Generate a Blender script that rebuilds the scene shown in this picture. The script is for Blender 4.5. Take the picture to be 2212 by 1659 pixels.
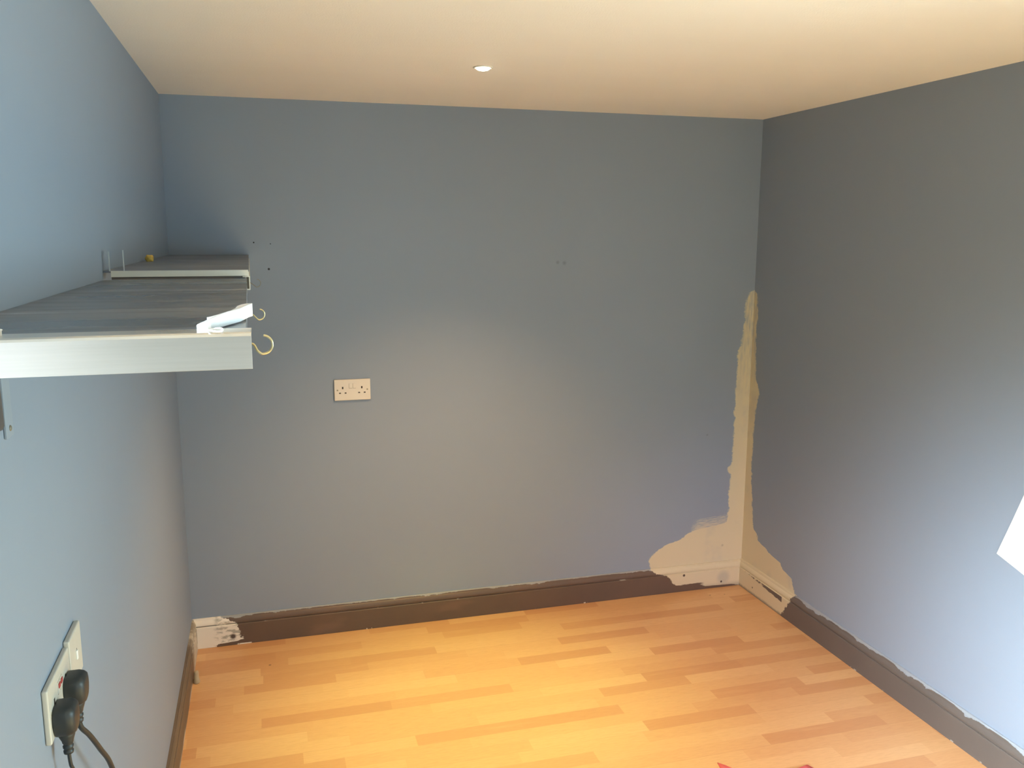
import bpy, bmesh, math, random
from mathutils import Vector, Matrix
random.seed(7)
S = bpy.context.scene
COL = S.collection
for o in list(bpy.data.objects):
    bpy.data.objects.remove(o)

# ------------------------------------------------------------------ camera
W, H, REAR = 2.501, 2.169, -4.60          # room: x 0..W, y REAR..0, z 0..H
cam = bpy.data.cameras.new('camera')
cam.sensor_width = 36.0
cam.lens = 1883.8 / 2212 * 36.0
cam.clip_start = 0.02
cam_ob = bpy.data.objects.new('camera', cam)
COL.objects.link(cam_ob)
r_ = Vector((0.96190859, -0.27335858, 0.00263756))
u_ = Vector((0.04407325, 0.16459488, 0.98537611))
f_ = Vector((0.26979514, 0.94772549, -0.17037303))
cam_ob.matrix_world = Matrix(((r_.x, u_.x, -f_.x, 0.3369), (r_.y, u_.y, -f_.y, -3.5491),
                              (r_.z, u_.z, -f_.z, 1.6700), (0, 0, 0, 1)))
S.camera = cam_ob

# ------------------------------------------------------------------ world, light, exposure
S.view_settings.view_transform = 'Standard'
S.view_settings.look = 'None'
S.view_settings.gamma = 1.0
S.view_settings.use_curve_mapping = False
S.view_settings.exposure = 0.0
wd = bpy.data.worlds.new('sky')
S.world = wd
wd.use_nodes = True
bg = wd.node_tree.nodes['Background']
bg.inputs[0].default_value = (0.75, 0.88, 1.0, 1)
bg.inputs[1].default_value = 2.0


def area(name, loc, direction, sx, sy, power, color, spread=180):
    l = bpy.data.lights.new(name, 'AREA')
    l.shape = 'RECTANGLE'
    l.size, l.size_y = sx, sy
    l.energy = power
    l.color = color
    l.spread = math.radians(spread)
    o = bpy.data.objects.new(name, l)
    o.location = loc
    o.rotation_euler = Vector(direction).to_track_quat('-Z', 'Z').to_euler()
    COL.objects.link(o)
    return o


# added fill lamps, aimed from unseen openings behind the camera, right and left
area('fill_right', (W - 0.01, -2.92, 1.38), (-2.49, 0.42, -0.18), 0.95, 1.05, 22.5, (0.64, 0.95, 1.0), 120)
area('fill_rear', (1.20, REAR + 0.04, 1.75), (1.15, 2.91, -1.65), 1.0, 0.4, 6.6, (1.0, 0.82, 1.0), 40)
area('fill_left', (0.01, -3.06, 1.20), (2.48, 1.11, -1.0), 0.80, 1.0, 18.5, (0.72, 0.90, 0.97), 42)
fill_sun = bpy.data.lights.new('fill_sun', 'SUN')  # added beam: its unseen floor patch bounces fill into the room
fill_sun.energy = 51
fill_sun.color = (0.72, 1.0, 0.90)
fill_sun.angle = math.radians(0.6)
sun_ob = bpy.data.objects.new('fill_sun', fill_sun)
sun_ob.rotation_euler = Vector((0.075, 0.78, -0.68)).to_track_quat('-Z', 'Y').to_euler()
sun_ob.location = (0, -8, 6)
COL.objects.link(sun_ob)
# the lit ceiling lamp: a bright core in a wider cone
for nm, deg, pw, colr in (('lamp_core', 54, 146, (0.84, 1.0, 0.30)), ('lamp_flood', 100, 150, (1.0, 0.60, 0.285))):
    sp = bpy.data.lights.new(nm, 'SPOT')
    sp.energy = pw
    sp.color = colr
    sp.spot_size = math.radians(deg)
    sp.spot_blend = 1.0
    sp.shadow_soft_size = 0.025
    sp_ob = bpy.data.objects.new(nm, sp)
    sp_ob.location = (1.012, -0.845, H - 0.02)
    COL.objects.link(sp_ob)


# ------------------------------------------------------------------ node helpers
class NT:
    def __init__(self, name, rough=0.5, metal=0.0, spec=0.5):
        self.m = bpy.data.materials.new(name)
        self.m.use_nodes = True
        self.t = self.m.node_tree
        self.b = self.t.nodes['Principled BSDF']
        self.b.inputs['Roughness'].default_value = rough
        self.b.inputs['Metallic'].default_value = metal
        self.b.inputs['Specular IOR Level'].default_value = spec
        self._xyz = None

    def n(self, kind):
        return self.t.nodes.new(kind)

    def link(self, a, b):
        self.t.links.new(a, b)

    def put(self, sock, v):
        if isinstance(v, (int, float)):
            sock.default_value = v
        elif isinstance(v, (tuple, list)):
            sock.default_value = v if len(v) == len(sock.default_value) else tuple(v) + (1,)
        else:
            self.link(v, sock)

    def m_(self, op, a, b=0.0, c=None, clamp=False):
        k = self.n('ShaderNodeMath')
        k.operation = op
        k.use_clamp = clamp
        self.put(k.inputs[0], a)
        self.put(k.inputs[1], b)
        if c is not None:
            self.put(k.inputs[2], c)
        return k.outputs[0]

    def add(self, a, b): return self.m_('ADD', a, b)
    def sub(self, a, b): return self.m_('SUBTRACT', a, b)
    def mul(self, a, b): return self.m_('MULTIPLY', a, b)
    def mx(self, a, b): return self.m_('MAXIMUM', a, b)
    def mn(self, a, b): return self.m_('MINIMUM', a, b)

    def step(self, v, lo, hi, a=0.0, b=1.0):
        k = self.n('ShaderNodeMapRange')
        k.interpolation_type = 'SMOOTHSTEP'
        k.clamp = True
        self.put(k.inputs[0], v)
        for i, x in zip((1, 2, 3, 4), (lo, hi, a, b)):
            self.put(k.inputs[i], x)
        return k.outputs[0]

    def xyz(self):
        if self._xyz is None:
            g = self.n('ShaderNodeTexCoord')
            s = self.n('ShaderNodeSeparateXYZ')
            self.link(g.outputs['Object'], s.inputs[0])
            self.co = g.outputs['Object']
            self._xyz = s.outputs
        return self._xyz

    def noise(self, scale, stretch=(1, 1, 1), detail=3, rough=0.55):
        self.xyz()
        mp = self.n('ShaderNodeMapping')
        self.link(self.co, mp.inputs[0])
        mp.inputs['Scale'].default_value = stretch
        k = self.n('ShaderNodeTexNoise')
        k.inputs['Scale'].default_value = scale
        k.inputs['Detail'].default_value = detail
        k.inputs['Roughness'].default_value = rough
        self.link(mp.outputs[0], k.inputs['Vector'])
        return k.outputs[0]

    def curve(self, v, pts, xs, ys):
        k = self.n('ShaderNodeFloatCurve')
        self.put(k.inputs['Value'], self.mul(v, 1.0 / xs))
        c = k.mapping.curves[0]
        pts = sorted(pts)
        c.points[0].location = (pts[0][0] / xs, pts[0][1] / ys)
        c.points[1].location = (pts[-1][0] / xs, pts[-1][1] / ys)
        for a, b in pts[1:-1]:
            c.points.new(a / xs, b / ys)
        for p in c.points:
            p.handle_type = 'VECTOR'
        k.mapping.use_clip = False
        k.mapping.extend = 'HORIZONTAL'
        k.mapping.update()
        return self.mul(k.outputs[0], ys)

    def mix(self, f, a, b):
        k = self.n('ShaderNodeMix')
        k.data_type = 'RGBA'
        self.put(k.inputs[0], f)
        self.put(k.inputs[6], a)
        self.put(k.inputs[7], b)
        return k.outputs[2]

    def spot(self, a, b, ca, cb, r, soft=0.3):
        d = self.m_('SQRT', self.add(self.m_('POWER', self.sub(a, ca), 2.0), self.m_('POWER', self.sub(b, cb), 2.0)))
        return self.step(d, r * (1 - soft), r * (1 + soft), 1.0, 0.0)

    def color(self, v):
        self.put(self.b.inputs['Base Color'], v)
        return self

    def bump(self, h, strength, dist=0.002):
        k = self.n('ShaderNodeBump')
        k.inputs['Strength'].default_value = strength
        k.inputs['Distance'].default_value = dist
        self.link(h, k.inputs['Height'])
        self.link(k.outputs[0], self.b.inputs['Normal'])
        return self


BLUE = (0.254, 0.305, 0.378)
CREAM = (0.62, 0.55, 0.375)
WHITEP = (0.78, 0.73, 0.64)
BROWN = (0.088, 0.064, 0.052)
CAPS = {}


def simple(name, col, rough=0.5, metal=0.0, spec=0.5, vary=0.06, scale=30):
    k = NT(name, rough, metal, spec)
    nz = k.noise(scale)
    a = tuple(c * (1 - vary) for c in col)
    b = tuple(min(1, c * (1 + vary)) for c in col)
    k.color(k.mix(nz, a, b))
    return k.m


def wall_base(k):
    lo = k.noise(1.6, detail=2)
    mid = k.noise(22, detail=4)
    c = k.mix(lo, tuple(x * 0.965 for x in BLUE), tuple(x * 1.035 for x in BLUE))
    c = k.mix(k.mul(mid, 0.10), c, (0.33, 0.36, 0.39))
    k.bump(k.noise(180, detail=2), 0.10, 0.001)
    return c


def patched(k, base, u, z, pts, faint=None):
    """Cream primer brushed over the paint: distance u from the corner less than a ragged profile of z."""
    wob = k.add(k.mul(k.sub(k.noise(30, detail=5, rough=0.65), 0.5), 0.042), k.mul(k.sub(k.noise(170, (1, 1, 1), 3), 0.5), 0.014))
    d = k.sub(k.curve(z, pts, 1.6, 0.6), k.add(u, wob))
    mask = k.step(d, -0.004, 0.006)
    streak = k.noise(9, (3, 3, 40) if faint else (1, 14, 3), 4)
    thin = k.mul(k.step(z, 0.75, 1.42), k.step(k.noise(55, (1.4, 1.4, 0.25), 4), 0.35, 0.75))
    mask = k.mul(mask, k.sub(1.0, k.mul(thin, 0.75)))
    mask = k.mul(mask, k.sub(1.0, k.mul(k.step(k.noise(7, detail=3), 0.52, 0.72), 0.20)))
    if faint:
        d2 = k.sub(k.curve(z, faint, 1.6, 0.6), k.add(u, k.mul(wob, 1.6)))
        m2 = k.mul(k.step(d2, -0.01, 0.03), k.step(k.add(streak, k.mul(k.sub(0.335, z), 3.4)), 0.36, 0.66))
        mask = k.mx(mask, k.mul(m2, 0.72))
    return k.mix(mask, base, CREAM)


BACK_PTS = [(0, .47), (.122, .476), (.143, .487), (.174, .487), (.195, .466), (.207, .446), (.219, .428), (.235, .400),
            (.252, .330), (.275, .300), (.292, .258), (.302, .185), (.310, .110), (.316, .088), (.457, .085), (.549, .080),
            (.570, .097), (.585, .094), (.60, .079), (.752, .074), (.909, .076), (.998, .076), (1.05, .070), (1.15, .071),
            (1.165, .056), (1.204, .053), (1.30, .046), (1.38, .040), (1.41, .022), (1.425, -.02), (1.6, -.05)]
BACK_FAINT = [(0, .3), (.25, .31), (.30, .272), (.328, .262), (.345, .255), (.352, .15), (.362, .02), (.37, -.05), (1.6, -.05)]
RIGHT_PTS = [(0, .442), (.132, .442), (.166, .420), (.191, .407), (.199, .350), (.208, .337), (.228, .322), (.233, .240),
             (.251, .198), (.260, .137), (.292, .126), (.306, .092), (.382, .077), (.535, .054), (.552, .048), (.562, .064),
             (.575, .046), (.692, .050), (.872, .060), (.945, .084), (.962, .080), (1.024, .045), (1.249, .030), (1.30, .042),
             (1.34, .034), (1.40, .027), (1.42, -.01), (1.6, -.05)]

k = NT('back_wall_paint', 0.62, spec=0.3)
x, y, z = k.xyz()
c = patched(k, wall_base(k), k.sub(W, x), z, BACK_PTS, BACK_FAINT)
for (hx, hz, hr) in ((.362, 1.530, .0042), (.310, 1.632, .0028), (.372, 1.627, .002)):
    c = k.mix(k.spot(x, z, hx, hz, hr), c, (0.02, 0.02, 0.02))
for (hx, hz, hr) in ((1.548, 1.548, .006), (1.578, 1.545, .007), (2.395, .203, .005), (2.29, .75, .004)):
    c = k.mix(k.mul(k.spot(x, z, hx, hz, hr, .9), 0.35), c, (0.10, 0.10, 0.10))
k.color(c)
M_BACK = k.m

k = NT('right_wall_paint', 0.62, spec=0.3)
x, y, z = k.xyz()
k.color(patched(k, wall_base(k), k.mul(y, -1.0), z, RIGHT_PTS))
M_RIGHT = k.m

k = NT('blue_grey_wall_paint', 0.62, spec=0.3)
x, y, z = k.xyz()
k.color(wall_base(k))
M_WALL = k.m

k = NT('ceiling_paint', 0.8, spec=0.2)
lo = k.noise(1.3, (1, 2.5, 1), 3)
k.color(k.mix(lo, (0.90, 0.835, 0.765), (0.95, 0.885, 0.815)))
k.bump(k.add(k.noise(220, detail=3), k.mul(k.noise(3, (1, 3, 1), 2), 3.0)), 0.22, 0.003)
M_CEIL = k.m

# laminate: three-strip beech boards laid along x
k = NT('laminate', 0.33, spec=0.5)
x, y, z = k.xyz()
SW = 0.0617
row = k.m_('FLOOR', k.mul(k.add(y, 0.2517 + SW * 100), 1 / SW))
wn = k.n('ShaderNodeTexWhiteNoise'); wn.noise_dimensions = '1D'
k.link(row, wn.inputs['W'])
ln = k.add(0.33, k.mul(wn.outputs['Value'], 0.15))
wn2 = k.n('ShaderNodeTexWhiteNoise'); wn2.noise_dimensions = '1D'
k.link(k.add(row, 37.3), wn2.inputs['W'])
cell = k.m_('DIVIDE', k.add(x, k.add(3.0, k.mul(wn2.outputs['Value'], 0.9))), ln)
idx = k.m_('FLOOR', cell)
cb = k.n('ShaderNodeCombineXYZ')
k.link(row, cb.inputs[0]); k.link(idx, cb.inputs[1])
wn3 = k.n('ShaderNodeTexWhiteNoise'); wn3.noise_dimensions = '2D'
k.link(cb.outputs[0], wn3.inputs['Vector'])
tone = wn3.outputs['Value']
grain = k.noise(26, (0.9, 9, 1), 5, 0.6)
figure = k.noise(5, (0.7, 5, 1), 3, 0.5)
cr = k.n('ShaderNodeValToRGB')
k.link(tone, cr.inputs[0])
el = cr.color_ramp.elements
el[0].position, el[0].color = 0.0, (0.530, 0.275, 0.120, 1)
el[1].position, el[1].color = 1.0, (0.660, 0.405, 0.190, 1)
e = el.new(0.16); e.color = (0.560, 0.300, 0.132, 1)
e = el.new(0.30); e.color = (0.605, 0.345, 0.156, 1)
e = el.new(0.70); e.color = (0.625, 0.368, 0.168, 1)
c = k.mix(k.mul(k.sub(1.0, k.step(grain, 0.30, 0.62)), 0.22), cr.outputs[0], (0.40, 0.19, 0.08))
c = k.mix(k.mul(k.step(figure, 0.55, 0.75), 0.20), c, (0.70, 0.44, 0.22))
fr = k.m_('FRACT', k.m_('DIVIDE', k.add(y, 0.2517 + SW * 100), SW * 3))
seam = k.mx(k.step(fr, 0.0, 0.006, 1, 0), k.step(fr, 0.994, 1.0, 0, 1))
c = k.mix(k.mul(seam, 0.35), c, (0.30, 0.14, 0.06))
for (hx, hy, hr) in ((.298, -.232, .005), (2.29, -.09, .004), (2.36, -.10, .003)):
    c = k.mix(k.mul(k.spot(x, y, hx, hy, hr), .7), c, (0.08, 0.05, 0.03))
k.color(c)
k.bump(grain, 0.03, 0.0005)
M_FLOOR = k.m


def brown(k):
    c = k.mix(k.noise(6, (1, 1, 1), 4), (0.092, 0.072, 0.060), (0.150, 0.096, 0.068))
    return k.mix(k.mul(k.step(k.noise(3, (1, 1, 3), 3), 0.58, 0.75), 0.45), c, (0.20, 0.125, 0.088))


def edge_splash(k, c, z, top, along):
    n1 = k.noise(9, (1, 1, 0.2), 5, 0.7)
    t = k.step(k.sub(z, k.sub(top, k.mul(k.step(n1, 0.42, 0.75), 0.009))), -0.001, 0.001)
    c = k.mix(k.mul(t, 0.9), c, (0.34, 0.36, 0.36))
    n2 = k.noise(6, (1.3, 1.3, 0.2), 5, 0.7)
    b = k.mul(k.step(n2, 0.60, 0.63), k.step(z, 0.004, 0.006, 1, 0))
    return k.mix(b, c, WHITEP)


k = NT('back_skirting_paint', 0.45, spec=0.4)
x, y, z = k.xyz()
wob = k.add(k.mul(k.sub(k.noise(45, detail=4), 0.5), 0.05), k.mul(k.sub(k.noise(160, detail=3), 0.5), 0.02))
c = edge_splash(k, brown(k), z, 0.1215, x)
c = k.mix(k.mul(k.mul(k.step(z, 0.088, 0.0895), k.step(z, 0.0915, 0.093, 1, 0)), k.step(k.noise(12, (1, 1, .1), 4), 0.60, 0.64)), c, (0.40, 0.36, 0.30))
u = k.sub(W, x)
d = k.sub(k.curve(z, [(0, .02), (.010, .06), (.014, .20), (.022, .215), (.026, .23), (.034, .355), (.064, .381), (.085, .394),
                      (.09, .415), (.099, .450), (.117, .473), (.16, .48)], 0.16, 0.6), k.add(u, wob))
m = k.step(d, -0.003, 0.003)
flake = k.mul(k.mul(k.step(k.add(z, k.mul(wob, .15)), 0.024, 0.026), k.step(k.add(z, k.mul(wob, .15)), 0.034, 0.036, 1, 0)), k.mul(k.step(u, .20, .23), k.step(u, .31, .33, 1, 0)))
m = k.mul(m, k.sub(1.0, flake))
cream = k.mix(k.mul(k.spot(u, z, .104, .048, .03, .5), .55), CREAM, (0.34, 0.35, 0.30))
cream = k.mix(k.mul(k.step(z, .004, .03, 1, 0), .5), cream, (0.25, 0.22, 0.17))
c = k.mix(m, c, cream)
for a, b, rr in ((.312, .080, .006), (.114, .028, .005)):
    c = k.mix(k.spot(u, z, a, b, rr), c, (0.07, 0.05, 0.04))
d = k.sub(k.curve(z, [(0, .085), (.012, .10), (.016, .17), (.022, .195), (.036, .192), (.089, .178), (.100, .165), (.105, .150),
                      (.125, .115), (.16, .11)], 0.16, 0.6), k.add(x, wob))
m = k.step(d, -0.003, 0.003)
smear = k.mul(k.step(x, .075, .10), k.step(k.noise(30, (1, 1, 3.0), 4), 0.46, 0.62))
wh = k.mix(k.mul(smear, .8), WHITEP, (0.30, 0.29, 0.24))
wh = k.mix(k.spot(x, z, .156, .038, .011, .5), wh, (0.09, 0.07, 0.06))
wh = k.mix(k.mul(k.mul(k.step(z, .090, .092), k.step(z, .094, .097, 1, 0)), k.step(k.noise(20, (1, 1, .1)), .42, .55)), wh, (0.18, 0.16, 0.13))
k.color(k.mix(m, c, wh))
k.bump(k.noise(70, detail=4), 0.12, 0.002)
M_SKB = k.m

k = NT('right_skirting_paint', 0.45, spec=0.4)
x, y, z = k.xyz()
v = k.mul(y, -1.0)
wob = k.add(k.mul(k.sub(k.noise(45, detail=4), 0.5), 0.04), k.mul(k.sub(k.noise(160, detail=3), 0.5), 0.02))
c = k.mix(k.noise(6, detail=4), (0.105, 0.092, 0.084), (0.135, 0.112, 0.098))  # brown lifted towards grey, carrying the haze on this side
n1 = k.noise(5, (1, 1, .15), 5, .7)
t = k.step(k.sub(z, k.sub(0.1245, k.mul(k.step(n1, .38, .70), .016))), -0.001, 0.001)
c = k.mix(k.mul(t, k.step(v, .40, .52)), c, (0.30, 0.335, 0.37))
d = k.sub(k.curve(z, [(0, .372), (.017, .384), (.039, .400), (.080, .425), (.090, .430), (.104, .434), (.130, .455), (.16, .46)], .16, .6), k.add(v, wob))
m = k.step(d, -0.003, 0.003)
lowz = k.sub(0.090, k.add(k.mul(k.sub(v, .04), .078), k.mul(wob, 0.25)))
slit = k.mul(k.mul(k.step(z, 0.087, 0.0885, 1, 0), k.step(k.sub(z, lowz), -.001, .001)), k.mul(k.step(v, .05, .06), k.step(v, .374, .378, 1, 0)))
slit = k.mul(slit, k.mx(k.step(v, .20, .24), k.step(k.noise(60, detail=4), .42, .55)))
m = k.mul(m, k.sub(1.0, slit))
cream = k.mix(k.mul(k.step(k.add(z, k.mul(wob, .3)), .002, .016, 1, 0), .75), CREAM, (0.16, 0.14, 0.11))
cream = k.mix(k.spot(v, z, .137, .035, .004), cream, (0.10, 0.08, 0.06))
c = k.mix(m, c, cream)
n2 = k.noise(7, (1, 1, .2), 5, .7)
c = k.mix(k.mul(k.mul(k.step(n2, .62, .65), k.step(z, .004, .006, 1, 0)), k.step(v, .45, .5)), c, (0.45, 0.42, 0.37))
k.color(c)
k.bump(k.noise(70, detail=4), 0.12, 0.002)
M_SKR = k.m

k = NT('left_skirting_paint', 0.5, spec=0.4)
x, y, z = k.xyz()
v = k.mul(y, -1.0)
c = k.mix(k.noise(8, detail=4), (0.115, 0.088, 0.062), (0.17, 0.125, 0.085))
wob = k.mul(k.sub(k.noise(30, detail=4), .5), .12)
c = k.mix(k.mul(k.step(k.add(v, wob), .16, .26, 1, 0), k.add(.35, k.mul(.6, k.step(k.noise(22, detail=4), .4, .6)))), c, (0.62, 0.57, 0.46))
c = k.mix(k.mul(k.step(z, .005, .02, 1, 0), k.step(k.noise(5), .4, .6)), c, (0.55, 0.50, 0.42))
k.color(c)
M_SKL = k.m

M_CREAMPLASTIC = simple('cream_plastic', (0.68, 0.62, 0.53), 0.35, vary=0.05, scale=14)
M_WHITEPLASTIC = simple('white_plastic', (0.56, 0.53, 0.46), 0.4, vary=0.05, scale=40)
M_SLOT = simple('slot_dark', (0.03, 0.02, 0.012), 0.6)
M_SCREW = simple('screw_metal', (0.35, 0.30, 0.22), 0.4, 0.6)
M_BLACK = simple('black_rubber', (0.026, 0.030, 0.031), 0.45, vary=0.15)
M_RED = simple('red_mark', (0.42, 0.07, 0.06), 0.5)
M_BRASS = simple('hook_brass', (0.62, 0.52, 0.28), 0.28, 0.85)
M_STRAP = simple('white_webbing', (0.84, 0.84, 0.88), 0.75, vary=0.03, scale=300)
M_FOAM = simple('yellow_foam', (0.62, 0.44, 0.10), 0.8, vary=0.2, scale=120)
M_PAPER = simple('white_paper', (0.91, 0.89, 0.80), 0.7, vary=0.01)
M_PINK = simple('pink_cloth', (0.78, 0.16, 0.19), 0.7, vary=0.12, scale=12)
M_STOP = simple('door_stop_plastic', (0.42, 0.34, 0.22), 0.5)
M_FRAME = simple('window_frame_paint', (0.78, 0.78, 0.76), 0.4)
M_GAP = simple('bracket_and_gap_dark', (0.10, 0.09, 0.085), 0.5, vary=0.3)
M_RUST = simple('rust', (0.30, 0.10, 0.08), 0.7, vary=0.3)

k = NT('grey_shelf_top', 0.40, spec=0.5)
st = k.noise(5, (0.35, 4.5, 1), 4, 0.6)
st2 = k.noise(2.2, (0.8, 4.0, 1), 3, 0.55)
c = k.mix(k.step(st2, 0.35, 0.65), (0.105, 0.120, 0.142), (0.195, 0.210, 0.235))
c = k.mix(k.mul(k.step(st, 0.53, 0.60), k.mul(k.step(st2, 0.36, 0.56), 0.6)), c, (0.36, 0.40, 0.46))  # pale streaks: gloss highlights put into the colour
c = k.mix(k.mul(k.step(st, 0.40, 0.36), 0.55), c, (0.085, 0.092, 0.10))
k.color(c)
k.put(k.b.inputs['Roughness'], k.step(st2, 0.3, 0.7, 0.26, 0.50))
M_SHELF = k.m

k = NT('brushed_aluminium', 0.30, 0.95)
sc = k.noise(60, (0.15, 1, 6), 4, 0.6)
c = k.mix(sc, (0.72, 0.67, 0.59), (0.82, 0.76, 0.68))
k.color(c)
k.put(k.b.inputs['Roughness'], k.step(k.noise(6, (0.5, 1, 1.5), 2), 0.25, 0.8, 0.27, 0.33))
M_ALU = k.m
M_ALUEDGE = simple('aluminium_edge', (0.70, 0.68, 0.60), 0.45, 0.35)

em = NT('lamp_glow', 0.3)
em.color((1, 0.9, 0.7))
em.b.inputs['Emission Color'].default_value = (1.0, 0.86, 0.62, 1)
em.b.inputs['Emission Strength'].default_value = 22.0
M_LAMP = em.m

g = NT('window_glass', 0.0)
tr = g.n('ShaderNodeBsdfTransparent')
gl = g.n('ShaderNodeBsdfGlossy')
gl.inputs['Roughness'].default_value = 0.0
ms = g.n('ShaderNodeMixShader')
ms.inputs[0].default_value = 0.05
g.link(tr.outputs[0], ms.inputs[1])
g.link(gl.outputs[0], ms.inputs[2])
g.link(ms.outputs[0], g.t.nodes['Material Output'].inputs['Surface'])
M_GLASS = g.m


# ------------------------------------------------------------------ mesh helpers
def obj(name, bm, mat, parent=None, smooth=False, bevel=0.0, seg=2, origin=None):
    bmesh.ops.recalc_face_normals(bm, faces=bm.faces)
    if origin is not None:
        bmesh.ops.translate(bm, verts=bm.verts, vec=-Vector(origin))
    me = bpy.data.meshes.new(name)
    bm.to_mesh(me)
    bm.free()
    me.materials.append(mat)
    if smooth:
        for p in me.polygons:
            p.use_smooth = True
    o = bpy.data.objects.new(name, me)
    COL.objects.link(o)
    if origin is not None:
        o.location = origin
    if parent is not None:
        o.parent = parent
        o.matrix_parent_inverse = Matrix.Translation(-parent.location)
    if bevel:
        b = o.modifiers.new('bevel', 'BEVEL')
        b.width, b.segments, b.limit_method = bevel, seg, 'ANGLE'
    return o


def box(bm, x0, x1, y0, y1, z0, z1):
    v = [bm.verts.new(c) for c in ((x0, y0, z0), (x1, y0, z0), (x1, y1, z0), (x0, y1, z0),
                                   (x0, y0, z1), (x1, y0, z1), (x1, y1, z1), (x0, y1, z1))]
    for f in ((0, 1, 2, 3), (4, 5, 6, 7), (0, 1, 5, 4), (1, 2, 6, 5), (2, 3, 7, 6), (3, 0, 4, 7)):
        bm.faces.new([v[i] for i in f])
    return v


def loft(bm, rings, caps=True, closed=True):
    vs = [[bm.verts.new(c) for c in r] for r in rings]
    n = len(vs[0])
    for a, b in zip(vs, vs[1:]):
        for i in range(n if closed else n - 1):
            bm.faces.new((a[i], a[(i + 1) % n], b[(i + 1) % n], b[i]))
    if caps:
        bm.faces.new(vs[0])
        bm.faces.new(vs[-1])
    return vs


def tube(bm, pts, rad, n=10):
    pts = [Vector(p) for p in pts]
    rings, up = [], Vector((0.13, 0.31, 0.94)).normalized()
    for i, p in enumerate(pts):
        t = (pts[min(i + 1, len(pts) - 1)] - pts[max(i - 1, 0)]).normalized()
        a = t.cross(up).normalized()
        b = t.cross(a).normalized()
        up = b if False else up
        r = rad[i] if isinstance(rad, (list, tuple)) else rad
        rings.append([p + a * math.cos(q * math.tau / n) * r + b * math.sin(q * math.tau / n) * r for q in range(n)])
    loft(bm, rings)


def spline(pts, per=8):
    P = [Vector(p) for p in pts]
    P = [2 * P[0] - P[1]] + P + [2 * P[-1] - P[-2]]
    out = []
    for i in range(1, len(P) - 2):
        for s in range(per):
            t = s / per
            a, b, c, d = P[i - 1], P[i], P[i + 1], P[i + 2]
            out.append(0.5 * ((2 * b) + (c - a) * t + (2 * a - 5 * b + 4 * c - d) * t * t + (3 * b - a - 3 * c + d) * t ** 3))
    out.append(P[-2])
    return out


def lathe(bm, prof, cx, cy, n=32):
    rings = [[(cx + r * math.cos(q * math.tau / n), cy + r * math.sin(q * math.tau / n), zz) for q in range(n)] for r, zz in prof]
    loft(bm, rings)


def thing(name, label, cat, loc, group=None):
    o = bpy.data.objects.new(name, None)
    o.empty_display_size = 0.05
    COL.objects.link(o)
    o.location = loc
    o['label'], o['category'] = label, cat
    if group:
        o['group'] = group
    return o


def struct(o, label=None):
    o['kind'] = 'structure'
    if label:
        o['label'] = label
    return o


def tag(o, label, cat, group=None):
    o['label'], o['category'] = label, cat
    if group:
        o['group'] = group
    return o


# ------------------------------------------------------------------ room shell
T = 0.10


def slab(name, mat, *b):
    bm = bmesh.new()
    box(bm, *b)
    return struct(obj(name, bm, mat))


slab('floor', M_FLOOR, -T, W + T, REAR - T, T, -T, 0)
slab('ceiling', M_CEIL, -T, W + T, REAR - T, T, H, H + T)
slab('wall_back', M_BACK, -T, W + T, 0, T, 0, H)
YA, YB, ZA, ZB = -3.45, -2.40, 0.80, 1.95          # unseen window added for a fill lamp, in the right wall
YC, YD, ZC, ZD = -3.50, -2.62, 0.65, 1.75          # likewise added out of view, in the left wall for its fill lamp
bm = bmesh.new()
box(bm, -T, 0, YD, 0, 0, H)
box(bm, -T, 0, REAR, YC, 0, H)
box(bm, -T, 0, YC, YD, 0, ZC)
box(bm, -T, 0, YC, YD, ZD, H)
struct(obj('wall_left', bm, M_WALL))
bm = bmesh.new()
box(bm, W, W + T, YB, 0, 0, H)
box(bm, W, W + T, REAR, YA, 0, H)
box(bm, W, W + T, YA, YB, 0, ZA)
box(bm, W, W + T, YA, YB, ZB, H)
struct(obj('wall_right', bm, M_RIGHT))
WX0, WX1, WZ0, WZ1 = 0.65, 2.25, 0.25, 2.02
bm = bmesh.new()
box(bm, -T, WX0, REAR - T, REAR, 0, H)
box(bm, WX1, W + T, REAR - T, REAR, 0, H)
box(bm, WX0, WX1, REAR - T, REAR, 0, WZ0)
box(bm, WX0, WX1, REAR - T, REAR, WZ1, H)
struct(obj('wall_rear', bm, M_WALL))
bm = bmesh.new()
fw = 0.05
ya, yb = REAR - 0.08, REAR - 0.03
box(bm, WX0, WX0 + fw, ya, yb, WZ0, WZ1)
box(bm, WX1 - fw, WX1, ya, yb, WZ0, WZ1)
mid = (WX0 + WX1) / 2
box(bm, mid - fw / 2, mid + fw / 2, ya, yb, WZ0 + fw, WZ1 - fw)
box(bm, WX0 + fw, WX1 - fw, ya, yb, WZ0, WZ0 + fw)
box(bm, WX0 + fw, WX1 - fw, ya, yb, WZ1 - fw, WZ1)
win = struct(obj('window_1', bm, M_FRAME, bevel=0.004))
bm = bmesh.new()
for a, b in ((WX0 + fw, mid - fw / 2), (mid + fw / 2, WX1 - fw)):
    box(bm, a, b, REAR - 0.058, REAR - 0.054, WZ0 + fw, WZ1 - fw)
obj('glass_pane', bm, M_GLASS, win)


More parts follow.
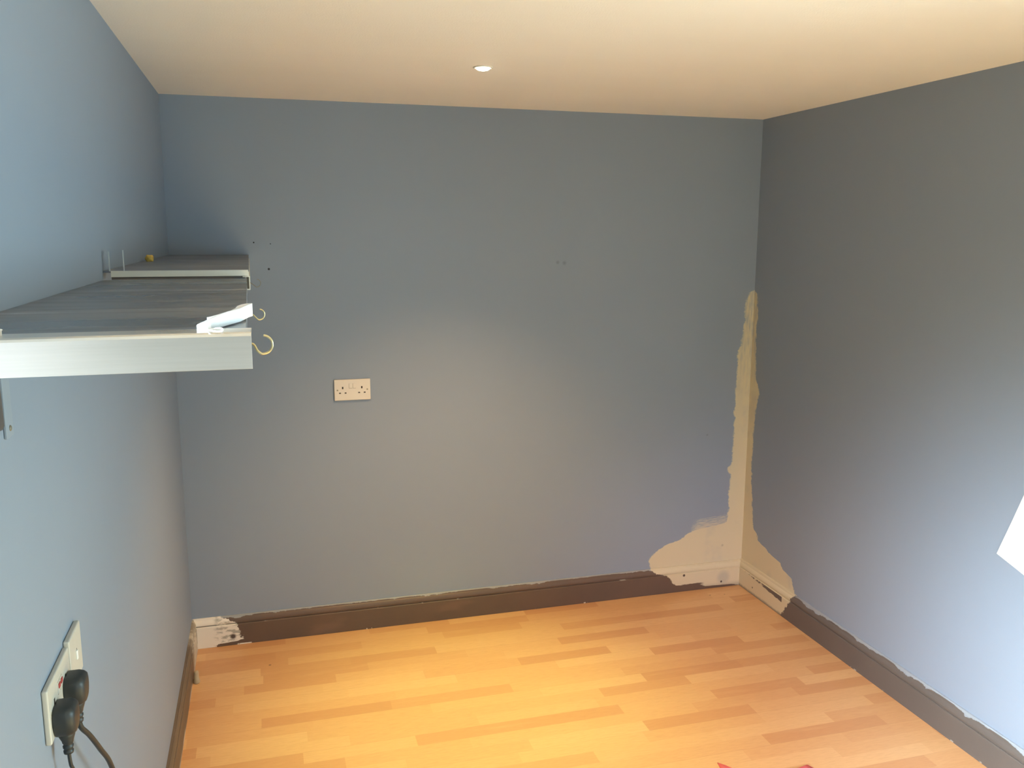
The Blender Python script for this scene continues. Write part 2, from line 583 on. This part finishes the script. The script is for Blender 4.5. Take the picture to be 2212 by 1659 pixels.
for nm, xo, y0, y1, z0, z1 in (('added_window_2', W + 0.03, YA, YB, ZA, ZB), ('added_window_3', -0.08, YC, YD, ZC, ZD)):
    bm = bmesh.new()
    box(bm, xo, xo + .05, y0, y0 + fw, z0, z1)
    box(bm, xo, xo + .05, y1 - fw, y1, z0, z1)
    box(bm, xo, xo + .05, y0 + fw, y1 - fw, z0, z0 + fw)
    box(bm, xo, xo + .05, y0 + fw, y1 - fw, z1 - fw, z1)
    win = struct(obj(nm, bm, M_FRAME, bevel=0.004))
    bm = bmesh.new()
    box(bm, xo + .023, xo + .027, y0 + fw, y1 - fw, z0 + fw, z1 - fw)
    obj('glass_pane', bm, M_GLASS, win)


# skirting boards, mitred in the corners
def profile(top):
    return [(0, 0.0005), (.018, 0.0005), (.018, .0875), (.0165, .0895), (.0135, .0900), (.0135, .0925), (.0158, .0950), (.0162, .1010),
            (.0148, .1070), (.0118, .1130), (.0085, .1170), (.0075, top - .002), (.0062, top), (0, top)]


def skirting(name, mat, p0, p1, along, inward, top):
    """Profile swept p0 -> p1; both ends cut at 45 degrees when the flag is set."""
    (a, cut_a), (b, cut_b) = p0, p1
    al, inn = Vector(along), Vector(inward)
    bm = bmesh.new()
    pr = profile(top)
    r0 = [Vector(a) + inn * d + al * (d * cut_a) + Vector((0, 0, zz)) for d, zz in pr]
    r1 = [Vector(b) + inn * d - al * (d * cut_b) + Vector((0, 0, zz)) for d, zz in pr]
    loft(bm, [r0, r1])
    return struct(obj(name, bm, mat))


skirting('baseboard_back', M_SKB, ((0, 0, 0), 1), ((W, 0, 0), 1), (1, 0, 0), (0, -1, 0), .124)
skirting('baseboard_right', M_SKR, ((W, 0, 0), 1), ((W, REAR, 0), 0), (0, -1, 0), (-1, 0, 0), .128)
skirting('baseboard_left', M_SKL, ((0, 0, 0), 1), ((0, REAR, 0), 0), (0, -1, 0), (1, 0, 0), .118)

# ------------------------------------------------------------------ ceiling downlight
LX, LY = 1.012, -0.845
t = thing('ceiling_downlight', 'small round lit downlight set into the ceiling near the back wall', 'ceiling light', (LX, LY, H))
bm = bmesh.new()
n = 40
prof = [(.0295, H - .0002), (.0300, H - .0022), (.0275, H - .0036), (.0240, H - .0034), (.0226, H - .0020), (.0226, H - .0002)]
rings = [[(LX + r * math.cos(q * math.tau / n), LY + r * math.sin(q * math.tau / n), zz) for q in range(n)] for r, zz in prof]
loft(bm, rings, caps=False)
obj('trim_ring', bm, simple('trim_ring_paint', (0.78, 0.73, 0.62), 0.4), t, smooth=True)
bm = bmesh.new()
lathe(bm, [(.0224, H - .0004), (.0222, H - .0030), (.0200, H - .0062), (.0150, H - .0090), (.008, H - .0106), (.001, H - .0110)], LX, LY, 32)
obj('lamp_lens', bm, M_LAMP, t, smooth=True)


# ------------------------------------------------------------------ electrical plates
# every plate is built in its own frame: a = across, b = up from lower edge, d = out of the wall
def socket(t, place, wide=.146, tall=.086, thick=.009, slots=True, screws=True, red=False, mat=M_CREAMPLASTIC):
    def bx(bm, a0, a1, b0, b1, d0, d1, tilt=0.0):
        v = box(bm, a0, a1, d0, d1, b0, b1)
        for q in v:
            if q.co.y == d1 and q.co.z == b1:
                q.co.y += tilt
        for q in v:
            q.co = Vector(place(q.co.x, q.co.z, q.co.y))
    bm = bmesh.new()
    bx(bm, 0, wide, 0, tall, 0.0003, thick)
    obj('face_plate', bm, mat, t, bevel=.0025, seg=3)
    for a in (.060, .0755):
        bm = bmesh.new()
        bx(bm, a, a + .0115, .0505, .0690, thick - .001, thick + .0012, .0022)
        rk = obj('rocker_switch', bm, mat, t, bevel=.0006)
        bm = bmesh.new()
        bx(bm, a - .0012, a - .0004, .0500, .0695, thick - .001, thick + .0004)  # grey strips left and below draw the rocker's shaded edges
        bx(bm, a - .0012, a + .0115, .0488, .0498, thick - .001, thick + .0004)
        obj('switch_gap', bm, simple('switch_gap_shade_grey', (0.33, 0.27, 0.20), 0.7), rk)
        if red:
            bm = bmesh.new()
            bx(bm, a + .001, a + .0105, .0590, .0660, thick + .0010, thick + .0026)
            obj('red_indicator', bm, M_RED, rk)
    if slots:
        for a in (.034, .111):
            bm = bmesh.new()
            bx(bm, a - .0030, a + .0030, .0475, .0565, thick - .002, thick + .0003)
            obj('pin_slot', bm, M_SLOT, t)
            for s in (-.0112, .0112):
                bm = bmesh.new()
                bx(bm, a + s - .0038, a + s + .0038, .0285, .0330, thick - .002, thick + .0003)
                obj('pin_slot', bm, M_SLOT, t)
    if screws:
        for a in (.0130, .1330):
            bm = bmesh.new()
            rr = [[place(a + r * math.cos(q * math.tau / 18), .043 + r * math.sin(q * math.tau / 18), dd) for q in range(18)]
                  for r, dd in ((.0034, thick - .001), (.0034, thick + .0004), (.0024, thick + .0008))]
            loft(bm, rr)
            obj('screw', bm, M_SCREW, t, smooth=False)


t = thing('double_socket', 'cream double power socket alone on the back wall below the shelf end', 'socket', (.596, 0, .997), 'double wall sockets')
socket(t, lambda a, b, d: (.596 + a, -d, .997 + b))
t = thing('double_socket', 'double power socket on the left wall with two black plugs in it', 'socket', (0, -2.09, .925), 'double wall sockets')
# across runs towards the camera on the left wall
socket(t, lambda a, b, d: (d, -2.090 - a, .925 + b), red=True, slots=True, mat=M_WHITEPLASTIC)

t = thing('switch_plate', 'blank-looking single cream wall plate beside the double socket on the left wall', 'wall plate', (0, -2.000, .931))
bm = bmesh.new()
box(bm, .0003, .010, -2.086, -2.000, .931, 1.017)
obj('face_plate', bm, M_WHITEPLASTIC, t, bevel=.0025, seg=3)
bm = bmesh.new()
box(bm, .0095, .0125, -2.046, -2.040, .966, .982)
rk = obj('lever', bm, M_FRAME, t, bevel=.001)
bm = bmesh.new()
box(bm, .0095, .0104, -2.0395, -2.0385, .964, .984)
obj('switch_gap', bm, M_SLOT, rk)


def plug(label, yc, zc, tw, cable_pts, cable_r):
    """UK plug seated on the left wall plate: wide D-shaped body, cable grip pointing down, flex."""
    t = thing('power_plug', label, 'plug', (.0095, yc, zc))
    bm = bmesh.new()
    out = []
    n = 28
    for q in range(n):
        a = q * math.tau / n
        sx_, sz_ = math.cos(a), math.sin(a)
        e = 0.55
        yy = math.copysign(abs(sx_) ** e, sx_) * .0255
        zz = math.copysign(abs(sz_) ** e, sz_) * .0250
        if zz < 0:
            yy *= 1 - 0.30 * (zz / -.025)
        out.append((yy, zz))
    rings = []
    for d, s in ((.0098, .97), (.0120, 1.0), (.0260, 1.0), (.0330, .93), (.0375, .80), (.0390, .60)):
        rings.append([(d, yc + a * s, zc + b * s) for a, b in out])
    loft(bm, rings)
    body = obj('plug_body', bm, M_BLACK, t, smooth=True)
    # cable grip
    bm = bmesh.new()
    rings = []
    for i, (zz, r, d) in enumerate(((-.019, .0140, .0215), (-.028, .0115, .0220), (-.036, .0085, .0225), (-.040, .0078, .0225),
                                    (-.041, .0066, .0225), (-.044, .0066, .0225), (-.045, .0078, .0225), (-.048, .0076, .0225),
                                    (-.049, .0064, .0225), (-.052, .0064, .0225), (-.053, .0074, .0225), (-.057, .0070, .0225))):
        rings.append([(d + r * math.cos(q * math.tau / 14), yc + tw * (zz + .02) + r * math.sin(q * math.tau / 14), zc + zz) for q in range(14)])
    loft(bm, rings)
    obj('cable_grip', bm, M_BLACK, t, smooth=True)
    bm = bmesh.new()
    start = Vector((.0225, yc + tw * -.037, zc - .050))
    tube(bm, spline([start] + [Vector(c) for c in cable_pts], 6), cable_r, 10)
    obj('cable', bm, M_BLACK, t, smooth=True)


plug('upper black plug with a thick cable, in the far half of the left wall socket', -2.124, .955, 0.0,
     [(.024, -2.120, .885), (.030, -2.095, .855), (.036, -2.055, .805), (.040, -2.000, .740), (.042, -1.950, .640), (.045, -1.93, .45), (.06, -1.93, .20), (.09, -1.95, .012)], .0042)
plug('lower black plug with a thin cable, in the near half of the left wall socket', -2.203, .949, 0.0,
     [(.0225, -2.203, .892), (.023, -2.200, .870), (.025, -2.190, .840), (.028, -2.170, .70), (.035, -2.16, .40), (.05, -2.16, .15), (.10, -2.20, .012)], .0027)

# ------------------------------------------------------------------ wall shelves
SPLIT = -1.452
edge_x = lambda yy: .2892 - yy * .0124          # outer edge runs very slightly out of parallel


def plan(bm, pts, z0, z1):
    a = [bm.verts.new((px, py, z0)) for px, py in pts]
    b = [bm.verts.new((px, py, z1)) for px, py in pts]
    bm.faces.new(a)
    bm.faces.new(b)
    n = len(pts)
    for i in range(n):
        bm.faces.new((a[i], a[(i + 1) % n], b[(i + 1) % n], b[i]))


def hook(t, yy, s, ang, label, mat=None):
    """Cup hook screwed into the outer lip: stem, then an open ring curling up."""
    ex = edge_x(yy)
    zc = s[1]
    R = s[2]
    cx = ex + s[0]
    pts = [Vector((ex - (.0045 if yy < SPLIT - .01 else -.0015), yy, zc + .0012)), Vector((ex + .0030, yy, zc + .0008))]
    ca, sa = math.cos(ang), math.sin(ang)
    pts.append(Vector((cx - R * .62 * ca, yy - R * .62 * sa, zc - R * .62)))
    for q in range(0, 15):
        a = math.radians(258 + q * (445 - 258) / 14)
        pts.append(Vector((cx + R * math.cos(a) * ca, yy + R * math.cos(a) * sa, zc + R * math.sin(a))))
    bm = bmesh.new()
    tube(bm, spline(pts, 3), s[3], 8)
    o = obj('cup_hook', bm, mat or M_BRASS, t, smooth=True)
    o['label'] = label
    return o


# far shelf
ZF, ZN = 1.586, 1.566
far = thing('wall_shelf', 'far grey wall shelf reaching the back wall, slightly higher than the near one', 'shelf', (0, SPLIT, ZF), 'grey shelves on the left wall')
bm = bmesh.new()
plan(bm, [(.001, SPLIT + .0), (edge_x(SPLIT), SPLIT + .0), (edge_x(0), -.001), (.001, -.001)], ZF - .004, ZF)
obj('shelf_top', bm, M_SHELF, far)
bm = bmesh.new()
plan(bm, [(.017, SPLIT - .0022), (edge_x(SPLIT) - .0015, SPLIT - .0022), (edge_x(SPLIT) - .0015, SPLIT - .0002), (.017, SPLIT - .0002)], ZF - .0135, ZF)
o = obj('front_edge', bm, M_ALUEDGE, far)
o['label'] = 'thin pale front edge strip'
bm = bmesh.new()
e0, e1 = edge_x(SPLIT), edge_x(0)
y0 = SPLIT + .0005
plan(bm, [(e0 - .0002, y0), (e0 + .0020, y0), (e1 + .0020, -.001), (e1 - .0002, -.001)], ZF - .046, ZF - .0142)
plan(bm, [(e0 - .008, y0), (e0 - .0002, y0), (e1 - .0002, -.001), (e1 - .008, -.001)], ZF - .046, ZF - .0435)
plan(bm, [(e0 - .014, y0), (e0 - .0002, y0), (e1 - .0002, -.001), (e1 - .014, -.001)], ZF - .0165, ZF - .0142)
plan(bm, [(e0 - .0030, y0), (e0 - .0002, y0), (e1 - .0002, -.001), (e1 - .0030, -.001)], ZF - .0142, ZF - .004)
o = obj('side_lip', bm, M_ALUEDGE, far)
o['label'] = 'folded metal lip along the outer side'
M_CHAN = simple('channel_metal', (0.42, 0.46, 0.48), 0.5, 0.2)
for a in (.0140, .0430):
    bm = bmesh.new()
    box(bm, a, a + .0016, SPLIT - .002, SPLIT + .006, ZF - .001, ZF + .042 + (a > .03) * .003)
    obj('upright_flange', bm, M_CHAN, far)
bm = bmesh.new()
box(bm, .017, edge_x(SPLIT) - .009, SPLIT + .004, SPLIT + .020, ZN + .0003, ZF - .0045)  # dark strip stands in for the shade between the two shelves
o = obj('gap_shade', bm, M_GAP, far)
o['label'] = 'dark strip drawing the shade under the front edge'
hook(far, -1.47 + .02, (.0165, 1.5555, .0088, .0009), 0.25, 'small dark cup hook', simple('dark_hook_metal', (0.20, 0.18, 0.14), 0.4, 0.6))

# near shelf
NEAR = -2.61
near = thing('wall_shelf', 'near grey wall shelf with a deep bright aluminium front, closest to the camera', 'shelf', (0, NEAR, ZN), 'grey shelves on the left wall')
bm = bmesh.new()
plan(bm, [(.001, NEAR), (edge_x(NEAR) - .004, NEAR), (edge_x(SPLIT) - .005, SPLIT - .004), (.001, SPLIT - .004)], ZN - .004, ZN)
obj('shelf_top', bm, M_SHELF, near)
bm = bmesh.new()
ex = edge_x(NEAR)
prof = [(NEAR + .046, ZN + .0002), (NEAR + .046, ZN + .0022), (NEAR + .002, ZN + .0026), (NEAR - .0010, ZN + .0012), (NEAR - .0018, ZN - .0015),
        (NEAR - .0018, ZN - .036), (NEAR + .0004, ZN - .036), (NEAR + .0004, ZN + .0002)]
loft(bm, [[(.001, a, b) for a, b in prof], [(ex + .0015, a, b) for a, b in prof]])
o = obj('front_trim', bm, M_ALU, near, bevel=.0004)
o['label'] = 'bright brushed aluminium front trim'
bm = bmesh.new()
e0, e1 = edge_x(NEAR + .003), edge_x(SPLIT - .004)
plan(bm, [(e0 - .0060, NEAR + .003), (e0 - .0042, NEAR + .003), (e1 - .0052, SPLIT - .004), (e1 - .0070, SPLIT - .004)], ZN - .036, ZN - .004)
obj('side_lip', bm, M_SHELF, near)
bm = bmesh.new()
lathe(bm, [(.0016, ZN + .0022), (.0016, ZN + .0070), (.0024, ZN + .0074), (.0022, ZN + .0086), (.0008, ZN + .0090)], .0835, NEAR + .030, 14)
o = obj('screw', bm, M_FRAME, near, smooth=True)
o['label'] = 'white screw standing up from the trim'
hook(near, NEAR + .02, (.0130, 1.5525, .0098, .0013), 0.15, 'brass cup hook at the near corner')
hook(near, -2.06, (.0145, 1.5375, .0085, .0011), 0.25, 'brass cup hook further along the side')

# bracket under the near shelf, mostly left of the frame
br = thing('shelf_bracket', 'pale metal shelf bracket on the left wall under the near shelf, at the photo edge', 'bracket', (0, -2.272, 1.40))
bm = bmesh.new()
box(bm, .0003, .004, -2.290, -2.256, 1.400, ZN - .005)
bl = obj('wall_leg', bm, simple('bracket_paint', (0.27, 0.315, 0.37), 0.6), br, bevel=.001)
bm = bmesh.new()
box(bm, .004, .26, -2.288, -2.258, ZN - .009, ZN - .005)
obj('shelf_arm', bm, M_GAP, br)
bm = bmesh.new()
v = [(-2.298, 1.465), (-2.296, 1.420), (-2.305, 1.4165), (-2.350, 1.420), (-2.350, 1.500), (-2.320, 1.520), (-2.304, 1.480)]
loft(bm, [[(.0004, a, b) for a, b in v], [(.0038, a, b) for a, b in v]])
gs = obj('dark_plate', bm, M_GAP, br)  # dark flat plate beside the wall leg
gs['label'] = 'dark narrow plate'
bm = bmesh.new()
rr = [[(dd, -2.273 + r * math.cos(q * math.tau / 14), 1.412 + r * math.sin(q * math.tau / 14)) for q in range(14)] for r, dd in ((.0040, .0035), (.0040, .0050), (.0025, .0058))]
loft(bm, rr)
obj('screw', bm, M_SCREW, bl)

# white strap lying on the near shelf corner
st = thing('white_strap', 'white fabric strap folded over on the near corner of the near shelf', 'strap', (.275, -2.60, ZN))
bm = bmesh.new()
path = spline([(.2725, -2.580, 0), (.2800, -2.560, 0), (.2880, -2.545, 0), (.2980, -2.520, 0), (.3090, -2.490, 0), (.3180, -2.462, 0), (.3225, -2.447, 0), (.3215, -2.441, 0),
               (.3150, -2.446, 0), (.3050, -2.475, 0), (.2950, -2.510, 0), (.2850, -2.545, 0), (.2780, -2.562, 0)], 6)
hgt = .0148
rings = []
for i, p in enumerate(path):
    a = path[max(i - 1, 0)]
    b = path[min(i + 1, len(path) - 1)]
    tn = (b - a).normalized()
    nn = Vector((-tn.y, tn.x, 0))
    s = i / (len(path) - 1)
    lift = .0006 + .0014 * math.sin(s * math.pi) + (.0022 if p.y > -2.49 else 0) * min(1, (p.y + 2.49) / .03)
    hh = hgt * (.62 + .38 * min(1, s * 4)) * (1 if s < .75 else .9)
    lean = .0035
    th = .0007
    base = Vector((p.x, p.y, ZN + lift))
    top = base + Vector((0, lean, hh)) 
    rings.append([base + nn * th, top + nn * th, top - nn * th, base - nn * th])
loft(bm, rings)
obj('webbing', bm, M_STRAP, st, smooth=True)
bm = bmesh.new()
box(bm, .2695, .2810, -2.590, -2.570, ZN + .0005, ZN + .0098)
bmesh.ops.rotate(bm, verts=bm.verts, cent=(.275, -2.58, ZN), matrix=Matrix.Rotation(-.12, 3, 'Z'))
o = obj('stitched_end', bm, M_STRAP, st, bevel=.0018, seg=3)
bm = bmesh.new()
pts = []
for q in range(25):
    a = q * math.tau / 24
    pts.append(Vector((.2880 + .0070 * math.cos(a), -2.6005 + .0150 * math.sin(a) - .3 * .007 * math.cos(a), ZN + .0046 + .0005 * math.sin(2 * a))))
tube(bm, pts, .0010, 8)
obj('cord_loop', bm, M_STRAP, st, smooth=True)

# yellow lump of foam on the far shelf by the wall
bm = bmesh.new()
bmesh.ops.create_icosphere(bm, subdivisions=3, radius=1)
rnd = random.Random(3)
for v in bm.verts:
    d = v.co.normalized()
    w = 1 + .16 * math.sin(5 * d.x + 1) * math.cos(4 * d.z) + .10 * math.sin(9 * d.y + 4 * d.x)
    v.co = Vector((d.x * .0112 * w, d.y * .0100 * w, d.z * .0105 * w))
    if v.co.z < -.0085:
        v.co.z = -.0085
bmesh.ops.translate(bm, verts=bm.verts, vec=(.0240, -.800, ZF + .0087))
tag(obj('foam_lump', bm, M_FOAM, smooth=True, origin=(.024, -.80, ZF + .0002)), 'little yellow foam lump on the far shelf against the left wall', 'foam')

# ------------------------------------------------------------------ small things
bm = bmesh.new()
lathe(bm, [(.0110, .0004), (.0122, .003), (.0118, .012), (.0095, .018), (.0092, .040), (.0080, .046), (.003, .048)], .0318, -.300, 20)
tag(obj('door_stop', bm, M_STOP, smooth=True, origin=(.0318, -.30, .0004)), 'small beige peg-shaped door stop on the floor by the left skirting', 'door stop')

# white sheet fixed askew on the right wall
bm = bmesh.new()
c0 = Vector((W, -1.475, .692))
e_up = Vector((0, -.073, .206)).normalized()
e_al = Vector((0, -.103, -.031)).normalized()
NU, NA = 10, 8
grid = []
for i in range(NU + 1):
    rw = []
    for j in range(NA + 1):
        s, q = i / NU, j / NA
        lift = .0012 + .010 * max(0, .25 - s) * max(0, .3 - q) * 4
        rw.append(c0 + e_up * (.42 * s) + e_al * (.297 * q + .006 * max(0, .14 - s)) + Vector((-lift, 0, 0)))
    grid.append(rw)
vf = [[bm.verts.new(p) for p in rw] for rw in grid]
vb = [[bm.verts.new(p + Vector((.0007, 0, 0))) for p in rw] for rw in grid]
for i in range(NU):
    for j in range(NA):
        bm.faces.new((vf[i][j], vf[i][j + 1], vf[i + 1][j + 1], vf[i + 1][j]))
        bm.faces.new((vb[i][j], vb[i + 1][j], vb[i + 1][j + 1], vb[i][j + 1]))
for i in range(NU):
    bm.faces.new((vf[i][0], vf[i + 1][0], vb[i + 1][0], vb[i][0]))
    bm.faces.new((vf[i][NA], vb[i][NA], vb[i + 1][NA], vf[i + 1][NA]))
for j in range(NA):
    bm.faces.new((vf[0][j], vb[0][j], vb[0][j + 1], vf[0][j + 1]))
    bm.faces.new((vf[NU][j], vf[NU][j + 1], vb[NU][j + 1], vb[NU][j]))
tag(obj('paper_sheet', bm, M_PAPER), 'blank white sheet hanging askew on the right wall at the right photo edge', 'paper')

# pink cloth on the floor, only two corners reach into view
bm = bmesh.new()
out = [(1.669, -1.283), (1.700, -1.352), (1.760, -1.400), (1.850, -1.388), (1.940, -1.370), (1.965, -1.43), (2.03, -1.55), (1.99, -1.72), (1.80, -1.80),
       (1.62, -1.76), (1.55, -1.62), (1.60, -1.50), (1.655, -1.40), (1.660, -1.33)]
cx = sum(p[0] for p in out) / len(out)
cy = sum(p[1] for p in out) / len(out)
rings = []
for s, zz in ((1.0, .0006), (1.0, .0024), (.86, .010), (.62, .020), (.35, .026), (.12, .022)):
    rings.append([(cx + (px - cx) * s, cy + (py - cy) * s, zz * (1 + .45 * math.sin(i * 2.3 + s * 7)) if zz > .004 else zz) for i, (px, py) in enumerate(out)])
loft(bm, rings)
tag(obj('pink_cloth', bm, M_PINK, smooth=True, origin=(cx, cy, .0006)), 'crumpled pink cloth on the floor, its corners just showing at the bottom photo edge', 'cloth')
